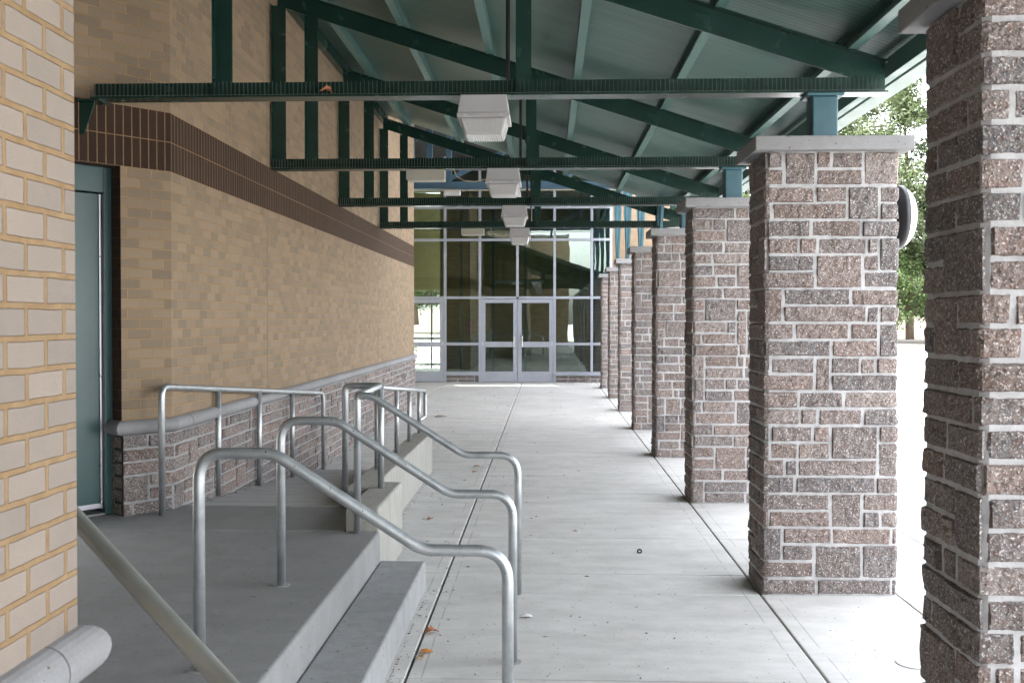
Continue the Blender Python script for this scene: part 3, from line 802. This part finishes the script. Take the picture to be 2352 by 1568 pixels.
def leafdoor(x0,x1,hand,hx):
    st=.105
    mb=MB(); y0,y1=YG-.045,YG+.0
    mb.box(x0,x0+st,y0,y1,.012,2.17); mb.box(x1-st,x1,y0,y1,.012,2.17)
    mb.box(x0+st+.0003,x1-st-.0003,y0,y1,2.075,2.17); mb.box(x0+st+.0003,x1-st-.0003,y0,y1,.925,1.063); mb.box(x0+st+.0003,x1-st-.0003,y0,y1,.012,.286)
    d=mb.build('door_leaf',ALU,ge,bevel=.003)
    for z0,z1 in ((.286,.925),(1.063,2.075)):
        mb=MB(); mb.box(x0+st,x1-st,YG-.03,YG-.022,z0,z1); g_=mb.build('leaf_glass',GLASSC if hand==2 else GLASS,ge); g_.parent=d
    mb=MB(); mb.tube(fillet([(hx+.04*hand if hand!=2 else hx,YG-.045,1.215),(hx,YG-.10,1.215),(hx,YG-.10,.895),(hx+.04*hand if hand!=2 else hx,YG-.045,.895)],.03),.0125,8)
    h_=mb.build('handle',CHROME,ge,smooth=True); h_.parent=d
    mb=MB(); mb.box(x0+.02,x0+.045,YG-.055,YG-.046,.97,1.06) if hand==1 else mb.box(x1-.045,x1-.02,YG-.055,YG-.046,.97,1.06); k_=mb.build('door_sensor',SILV,ge); k_.parent=d
leafdoor(MX[4]+.036,-.782,-1,-.875) if False else leafdoor(MX[4]+.036,-.783,1,-.872)
leafdoor(-.773,MX[6]-.036,-1,-.655)
leafdoor(MX[2]+.036,MX[3]-.036,2,MX[2]+.10)
t=thing('notice_sign','small maroon paper notice taped inside the side pane left of the double doors','sign',(-2.04,YG+.01,1.46))
mb=MB(); mb.box(-2.15,-1.93,YG+.012,YG+.016,1.27,1.65); mb.build('paper',MAROON,t)
mb=MB(); rr=random.Random(2)
for k in range(11):
    z=1.62-k*.032; w_=rr.uniform(.06,.095)
    xx=-2.04-w_
    while xx<-2.04+w_:
        l=rr.uniform(.012,.035); mb.box(xx,min(xx+l,-1.94),YG+.0095,YG+.0115,z-.008,z+.006); xx+=l+.008
mb.build('print',PINK,t)

# hall behind the glass
hall=thing('entrance_hall','dim brick entrance hall seen through the glass front','hall',(-2,YG+2,0))
YH=YG+7.5
mb=MB(); mb.box(-6,1.7,YG+.07,YH,-.02,.001); mb.build('hall_floor',HALLD,hall)
mb=MB(); mb.box(-8,1.7,YG+.07,YH+.2,5.95,6.1); mb.build('hall_ceiling',HALLD,hall)
mb=MB(); mb.quad((-3.35,YH-2.5,0),(1.66,YH-2.5,0),(1.66,YH-2.5,5.9),(-3.35,YH-2.5,5.9),[(0,0),(5,0),(5,5.9),(0,5.9)]); mb.quad((1.66,YG+.1,0),(1.66,YH-2.5,0),(1.66,YH-2.5,5.9),(1.66,YG+.1,5.9),[(0,0),(5,0),(5,5.9),(0,5.9)])
mb.box(-3.352,1.7,YH-2.49,YH-2.3,0,5.9); mb.box(1.665,1.70,YG+.1,YH-2.3,0,5.9); mb.uv[0]=mb.uv[0]
mb.build('hall_wall',[HALLW],hall)
mb=MB(); mb.box(-6.2,-6.0,YE,YH+.2,0,5.9); mb.build('left_wall',HALLW,hall)
mb=MB(); mb.box(-6,-3.35,YH,YH+.15,2.62,5.9); mb.box(-6.0,-5.35,YH,YH+.15,0,2.62); mb.box(-3.9,-3.352,YH-2.2,YH+.15,0,3.3) if False else None
mb.build('rear_lintel',SHADE,hall)
mb=MB()
for x in (-5.33,-4.62,-3.92): mb.box(x-.03,x+.03,YH+.02,YH+.1,0,2.62)
for z in (.12,1.0,2.2): mb.box(-5.3,-3.36,YH+.03,YH+.09,z-.04,z+.04)
mb.build('rear_door_frame',ALUD,hall)
mb=MB()
for x in (-2.42,-1.52,-.62,.95): mb.box(x-.035,x+.035,YG+1.9,YG+2.0,0,5.9)
for z in (.05,.98,2.25,3.9): mb.box(-2.42,1.65,YG+1.92,YG+1.98,z-.03,z+.03)
mb.build('inner_frame',ALUD,hall)
mb=MB(); mb.box(-1.6,-.1,YG+3.6,YG+3.75,2.72,2.8); mb.build('tube_light',LAMPW,hall)
# plain wing beyond, seen past the end of the glass
wing=thing('far_brick_wing','tan brick wing seen behind the slanted struts past the glass front','building',(3,YG+9,0))
mb=MB(); y=YG+8
sheet(mb,[(2.2,y),(4.25,y),(4.25,y+10)],0,8); mb.build('wing_wall',brick('wing_brick',(.15,.11,.075),(.11,.085,.06),(.14,.10,.07),(.16,.11,.07),.203,.0677,.004),wing)
mb=MB(); mb.box(2.15,4.28,y-.05,y+10,8.0,8.15); mb.build('wing_coping',CAP,wing)

# brick wall placed behind the camera to cut light, also mirrored in the glass
bk=thing('rear_brick_light_block','unseen buff brick wall placed behind the viewer to cut light, mirrored in the entrance glass','building',(0,-7,0))
mb=MB(); sheet(mb,[(1.3,-30),(1.3,-7),(-1.1,-7)],0,6.5); mb.build('brick_face',BRF,bk)
mb=MB(); mb.box(-8,1.35,-30,-6.96,6.5,6.65); mb.build('roof_edge',CAP,bk)

# ------------------------------------------------------------------ handrails
TR=.0215
def stair_rail(Y,xt,xa,xb,xc,label,zl=LZ,up=.80,lo=.81,back=None):
    """hoop of tube over the two steps: upper post at xt, flat to xa, slope to xb, flat to xc, post down to the pavement"""
    pts=[(xt,Y,zl),(xt,Y,zl+up),(xa,Y,zl+up),(xb,Y,lo),(xc,Y,lo),(xc,Y,0.001)]
    o=MB(); o.tube(fillet(pts,[.10,.16,.16,.115],9),TR,18)
    b=o.build('handrail',RAIL,origin=(xt,Y,zl),smooth=True)
    tag(b,label,'handrail','aluminium handrails over the two steps')
    for (px,pz) in ((xt,zl),(xc,0)):
        m2=MB(); m2.tube([(px,Y,pz+.0004),(px,Y,pz+.004)],.042,20); g2=m2.build('grout_collar',STEPM,b)
    return b
Y2=yy(2.99,-1); Y3=yy(3.95,-1); Y4=yy(4.93,-1.1)
stair_rail(Y2,-1.278,-1.0,-.455,-.143,'front silver handrail over the two steps, the nearest complete one')
stair_rail(Y3,-1.29,-1.02,-.47,-.165,'middle silver handrail over the two steps')
# rail at the end of the stair, turning back along the curb
YA=yy(5.60,-1.13); xl_=-1.385; X4=-1.145
t=thing('stair_end_rail','far silver handrail that drops down the steps and returns along the curb block','handrail',(X4,Y4,LZ))
mb=MB(); mb.tube(fillet([(X4,Y4,LZ),(X4,Y4,1.19),(-1.06,Y4,1.19),(-.50,Y4,.835),(-.175,Y4,.835),(-.175,Y4,.001)],[.03,.12,.16,.12],8),TR,18); mb.build('bent_tube',RAIL,t,smooth=True)
mb=MB(); mb.tube(fillet([(X4,Y4+.02,1.19),(X4,YA,1.195),(xl_,YA,1.195),(xl_,YA,.455)],[.03,.04],6),TR,16); mb.build('return_tube',RAIL,t,smooth=True)
mb=MB(); mb.tube([(X4+.01,YA-.02,1.19),(X4+.01,YA-.02,.50)],TR,16); mb.build('post',RAIL,t,smooth=True)
t=thing('ramp_curb_rail','silver rail with looped end standing on the concrete curb beside the ramp','handrail',(-1.36,YA,.45))
xr=-1.365
cp=[(6.56),(7.46),(8.12),(8.78)]
def zr(y):
    a=(y-YA)/(yy(8.9,-1.3)-YA); return 1.195+(.875-1.195)*a
Yend=yy(9.15,-1.36)
ylast=yy(8.72,-1.36)
mb=MB(); mb.tube(fillet([(xr+.02,YA,zr(YA)),(xr,ylast+.02,zr(ylast)),(xr,Yend,zr(Yend)),(xr,Yend,zr(Yend)-.29),(xr,ylast,zr(ylast)-.32)],[.5,.045,.045],6),TR*.95,16); mb.build('top_rail',RAIL,t,smooth=True)
for Z in (6.56,7.42,8.10,8.72):
    y=yy(Z,-1.36); mb=MB(); mb.tube([(xr,y,.44),(xr,y,zr(y))],TR*.95,16); mb.build('post',RAIL,t,smooth=True)
def rings(parent, pts):
    for (p,d) in pts:
        p=Vector(p); d=Vector(d).normalized(); m2=MB(); m2.tube([p-d*.003,p+d*.003],TR+.0016,16); m2.build('weld_ring',RAIL,parent)
rings(bpy.data.objects['stair_end_rail'],[((X4,Y4,1.12),(0,0,1)),((X4,Y4+.10,1.19),(0,1,0)),((X4+.075,Y4,1.19),(1,0,0)),((xl_,YA,1.12),(0,0,1)),((xl_+.08,YA,1.195),(1,0,0))])
# wall side rail
t=thing('wall_side_rail','silver railing with five posts on the ramp side against the stone base','handrail',(-2.5,yy(5.37,-2.5),LZ))
xq=-2.45
def zramp(y): return max(0.004,min(LZ,LZ*(1-(y-YR0)/(YR1-YR0))))
y1=yy(5.40,-2.53); ye=yy(8.95,xq)
def zw(y): return 1.205+(.845-1.205)*(y-y1)/(ye-y1)
mb=MB(); mb.tube(fillet([(-2.545,y1,LZ),(-2.545,y1,zw(y1)),(xq-.01,ye-.02,zw(ye)),(xq,ye,zw(ye)-.06),(xq,ye,.004)],[.075,.04,.03],7),TR,16); mb.build('bent_rail',RAIL,t,smooth=True)
for Z in (6.27,7.10,7.95):
    y=yy(Z,xq); f=(y-y1)/(ye-y1); x=-2.545+(xq+2.545)*f
    mb=MB(); mb.tube([(x,y,zramp(y)-.002),(x,y,zw(y))],TR,16); mb.build('post',RAIL,t,smooth=True)
rings(t,[((-2.545,y1,zw(y1)-.10),(0,0,1)),((-2.544,y1+.42,zw(y1+.42)),(0.03,1,-.08))])
# close rail crossing the lower left corner
def pt(Z,X,z): return (X,yy(Z,X),z)
a=pt(2.03,-1.138,1.12); b=pt(1.65,-.672,.935); dv=(Vector(b)-Vector(a))
far=Vector(a)-dv*.75; near=Vector(b)+dv*.9
mb=MB(); mb.tube(fillet([(far.x-.05,far.y+.03,LZ),(far.x-.05,far.y+.03,far.z),tuple(far),tuple(near),(near.x+.25,near.y-.2,near.z),(near.x+.25,near.y-.2,.002)],[.08,.1,.1,.1],8),.0215,18)
tag(mb.build('handrail',RAILW,origin=tuple(far),smooth=True),'close blurred beige handrail slanting down across the lower left corner','handrail')

# ------------------------------------------------------------------ trees
def mk_pine(seed,H,broad=False):
    rng=random.Random(seed); tr=MB(); cr=MB()
    lean=(rng.uniform(-.03,.03),rng.uniform(-.03,.03))
    ax=lambda z:(lean[0]*z+.15*math.sin(z*.3+seed),lean[1]*z)
    pts=[(*ax(H*k/12),H*k/12) for k in range(13)]
    tr.tube(pts,[.24*(1-k/12.5)+.02 for k in range(13)],9)
    tips=[]; cb=H*(.12 if broad else .28)
    nl=62 if broad else 54
    for k in range(nl):
        z=cb+(H-cb)*(k/nl)**.9; f=(z-cb)/(H-cb)
        L=(H*.30*(1-f**1.6)+.6)*rng.uniform(.55,1.1)*(1 if broad else (1 if f>.15 else .6)); a=rng.uniform(0,6.283); up=rng.uniform(-.05,.35)
        x0,y0=ax(z); e=(x0+math.cos(a)*L,y0+math.sin(a)*L,z+up*L); m_=((x0+e[0])/2,(y0+e[1])/2,z+up*L*.35)
        tr.tube([(x0,y0,z),m_,e],[.06*(1-f)+.02,.03,.012],5)
        for j in range(7):
            q=.28+.72*j/6; tips.append((x0+(e[0]-x0)*q,y0+(e[1]-y0)*q,z+(e[2]-z)*q*q,L*.16+.22))
    for (x,y,z,r) in tips:
        cx,cy,cz=x+rng.gauss(0,r*.5),y+rng.gauss(0,r*.5),z+rng.gauss(0,r*.35)
        for _ in range(44 if not broad else 42):
            px,py_,pz=cx+rng.gauss(0,r*.75),cy+rng.gauss(0,r*.75),cz+rng.gauss(0,r*.36)
            d=Vector((rng.gauss(0,1),rng.gauss(0,1),rng.gauss(0,.7))).normalized(); e=d.orthogonal().normalized(); e=(Matrix.Rotation(rng.uniform(0,6.28),3,d)@e)
            l=rng.uniform(.22,.42) if not broad else rng.uniform(.18,.30); w_=.075 if not broad else .12
            p=Vector((px,py_,pz)); cr.face([p-e*w_,p+d*l*.5-e*w_*.3,p+d*l,p+d*l*.4+e*w_])
    return tr,cr
protos=[]
for sd,H,br in ((1,19,False),(2,16,False),(3,12,True)):
    tr,cr=mk_pine(sd,H,br)
    t=thing('pine_tree' if not br else 'leafy_tree','x','tree',(0,0,0)); t['_o']=(0,0,0)
    a=tr.build('trunk',BARK,t,smooth=True); b=cr.build('crown',NEEDLE if not br else LEAFY,t)
    protos.append((t,[a,b]))
TSP=[(0,20.6,70,1.0,0,'tall pine rising just right of the second pillar, above its cap'),(1,25.2,69,1.15,2,'pine half hidden by the nearest pillar'),
     (2,23.2,68,.8,1,'bushy light green tree low between the two nearest pillars'),(2,27.5,72,.9,3,'leafy tree behind the nearest pillar, farthest right of the tree line'),
     (0,23.0,76,1.12,5,'tall pine at the back, left of the pine half hidden by the nearest pillar'),(2,19.2,72,.75,2,'low leafy tree at the foot of the pine by the second pillar'),
     (0,18.2,74,1.1,4,'pine glimpsed right of the green column on the third pillar'),(1,15,80,1.0,5,'pine hidden mostly behind the third pillar'),(2,11.2,90,1.1,1,'leafy tree glimpsed between the slanted struts above the fifth pillar'),
     (2,7.6,100,1.3,2,'leafy tree glimpsed between the slanted struts nearest the tan wing'),
     (2,-15,112,1.3,0,'leafy tree seen through the glass of the left door'),(2,-22,116,1.4,2,'leafy tree beyond the left edge of the rear door opening'),(1,-11,115,1.0,1,'pine behind the glass, right of the rear door opening'),(2,-18,118,1.2,4,'leafy tree through the rear doors, left of the tree behind the door glass')]
used=[False]*3
for (k,x,y,sc,rz,lab) in TSP:
    t,ch=protos[k]
    if not used[k]: o=t; used[k]=True
    else:
        o=t.copy(); C.objects.link(o)
        for c_ in ch: c2=c_.copy(); C.objects.link(c2); c2.parent=o
    zb = .25 if x>0 else 1.0
    o.location=(x,y,zb); o.scale=(sc,sc,sc); o.rotation_euler=(0,0,rz)
    nm='pine' if k<2 else 'leafy tree'
    o['label']=lab or ('%s in the tree line beyond the parking lot' % nm)
    o['group']='trees beyond the parking lot'
# shrub outside the rear door
rng=random.Random(11); mb=MB()
for _ in range(420):
    a=rng.uniform(0,6.28); r=abs(rng.gauss(0,.22)); z=rng.uniform(.02,.75); p=Vector((-5.0+math.cos(a)*r,YH+1.6+math.sin(a)*r,z-.12))
    d=Vector((math.cos(a)*.6,math.sin(a)*.6,rng.uniform(.4,1.2))).normalized(); e=d.orthogonal().normalized()
    mb.face([p-e*.012,p+d*.1-e*.02,p+d*.22,p+d*.1+e*.02])
tag(mb.build('shrub',LEAFY,origin=(-5,YH+1.6,-.13)),'small green shrub outside, seen through the lower pane of the left door','shrub')

# ------------------------------------------------------------------ litter
def leaf(x,y,z,size,mat,rz,label,curl=1.0,seed=0,name='fallen_leaf',cat='leaf'):
    rng=random.Random(seed); mb=MB(); n=8; outl=[]
    for i in range(n+1):
        u=i/n; wd=math.sin(math.pi*min(1,u*1.02))**.7*.38*(1+.35*math.sin(i*2.6+seed))
        for j in (-2,-1,0,1,2):
            v=j/2*wd; h=curl*(.45*(abs(j)/2)**1.5*wd+.18*math.sin(u*3.1)+.06*rng.random())
            outl.append((x+size*((u-.5)*math.cos(rz)-v*math.sin(rz)),y+size*((u-.5)*math.sin(rz)+v*math.cos(rz)),z+.003+size*h*.8))
    mb.v=outl
    for i in range(n):
        for j in range(4):
            a=i*5+j; mb.f.append((a,a+5,a+6,a+1)); mb.mi.append(0); mb.uv.append(None)
    o=mb.build(name,mat,origin=(x,y,z),smooth=True); md=o.modifiers.new('t','SOLIDIFY'); md.thickness=.0015
    return tag(o,label,cat,'leaves and scraps on the pavement')
def gp(x,y,z=0.0):      # photo survey to ground position
    Z=(1.65-z)*1882/(y-733); X=(x-1257)*Z/1882; return X,yy(Z,X)
X,Y=gp(990,1458); leaf(X,Y,0,.085,DRY,.5,'curled brown leaf on the pavement beside the lower step',1.1,1)
X,Y=gp(978,1503); leaf(X,Y,0,.07,DRYO,.3,'orange leaf lying nearest the camera by the lower step',.6,2)
X,Y=gp(962,1517); leaf(X,Y,0,.06,DRYT,2.0,'pale tan curled leaf next to the orange leaf',1.0,3)
X,Y=gp(1210,1420); leaf(X,Y,0,.07,PAPER,.1,'crumpled white paper scrap on the pavement in front of the rail post',.5,4,'paper_scrap','scrap')
X,Y=gp(988,1194); leaf(X,Y,0,.06,DRY,1.1,'small red brown leaf right of the end block of the curb',.9,5)
X,Y=gp(1095,1074); leaf(X,Y,0,.09,DRYT,.2,'tan leaf near the middle of the walkway left of the central joint',.9,6)
X,Y=gp(1090,1085); leaf(X,Y,0,.06,DRYO,.9,'tiny orange leaf just in front of the tan leaf by the central joint',.9,7)
X,Y=gp(1012,957); leaf(X,Y,0,.20,DRYT,.2,'dry twiggy leaf clump on the far left of the walkway',.4,8)
X,Y=gp(700*.6712+650*0+0+0+0+250,1425,LZ) if False else gp(575,1118,.2); leaf(X,Y,.2,.05,DRYO,.2,'orange leaf at the foot of the stone base beside the ramp',.9,9)
X,Y=gp(1322,1222); leaf(X,Y,0,.035,DRY,.2,'lone brown leaf crumb in the middle of the walkway',.9,10)
tl=leaf(-1.37,TRY[0]-.075,3.045,.085,DRY,.6,'reddish dry leaf caught on the nearest truss flange',1.6,12); tl['group']='leaves and scraps on the pavement'; del tl['group']
X,Y=gp(1470,1271); mb=MB(); mb.tube([tuple(p) for p in arc((X,Y,.012),.014,0,340,14,(1,0,0),(0,.7,.7))],.006,7)
tag(mb.build('rubber_ring',BLACK,origin=(X,Y,0)),'small black ring lying on the open pavement','ring')
X,Y=gp(2105,1527); mb=MB(); mb.tube([(X,Y,.0005),(X,Y,.004)],.085,32); tag(mb.build('cleanout_cover',paint('cover_grey',(.38,.37,.36),.8,.1),origin=(X,Y,0)),'round grey cleanout cover set in the pavement beside the nearest pillar','cover')
rng=random.Random(21); mb=MB()
def crumb(x,y,z,s):
    a=rng.uniform(0,6.28); l=s*rng.uniform(1,3.2); w_=s*rng.uniform(.3,.7); h=s*rng.uniform(.2,.5)
    c,sn=math.cos(a),math.sin(a)
    P=[(x+c*l/2,y+sn*l/2,z+h*.3),(x-sn*w_/2,y+c*w_/2,z+.0008),(x-c*l/2,y-sn*l/2,z+h*.2),(x+sn*w_/2,y-c*w_/2,z+.0008),(x,y,z+h)]
    n=len(mb.v); mb.v+=P
    for q in ((0,1,4),(1,2,4),(2,3,4),(3,0,4)): mb.f.append(tuple(n+i for i in q)); mb.mi.append(0); mb.uv.append(None)
for _ in range(520):
    y=rng.uniform(3.5,YG-.3); x=-.7+abs(rng.gauss(0,.9)) if y<YS else rng.choice([-1.15+abs(rng.gauss(0,.6)),rng.uniform(-1.1,1.2)])
    if y>YC: x=rng.uniform(-2.4,1.2)
    if x<2: crumb(x,y,0,rng.uniform(.004,.013)*(1+y*.03))
for _ in range(260):
    y=rng.uniform(C0[1],YE); z=zramp(y); crumb(XW+.045+abs(rng.gauss(0,.03)),y,z,rng.uniform(.006,.016))
for _ in range(160):
    y=rng.uniform(3.0,YS); crumb(-.737+abs(rng.gauss(0,.02))+.006,y,0,rng.uniform(.004,.01))
for _ in range(100):
    y=rng.uniform(YB,YC); crumb(-1.235+abs(rng.gauss(0,.02))+.008,y,0,rng.uniform(.005,.012))
for _ in range(70): crumb(rng.uniform(-2.4,-1.1),rng.uniform(3.4,YS-.1),LZ,rng.uniform(.003,.008))
for _ in range(160): crumb(-.65+rng.gauss(0,.012),rng.uniform(6,YG),-.002,rng.uniform(.005,.013))
o=mb.build('leaf_litter',LITTER); o['kind']='stuff'; 
for o in bpy.data.objects:
    if '_o' in o: del o['_o']
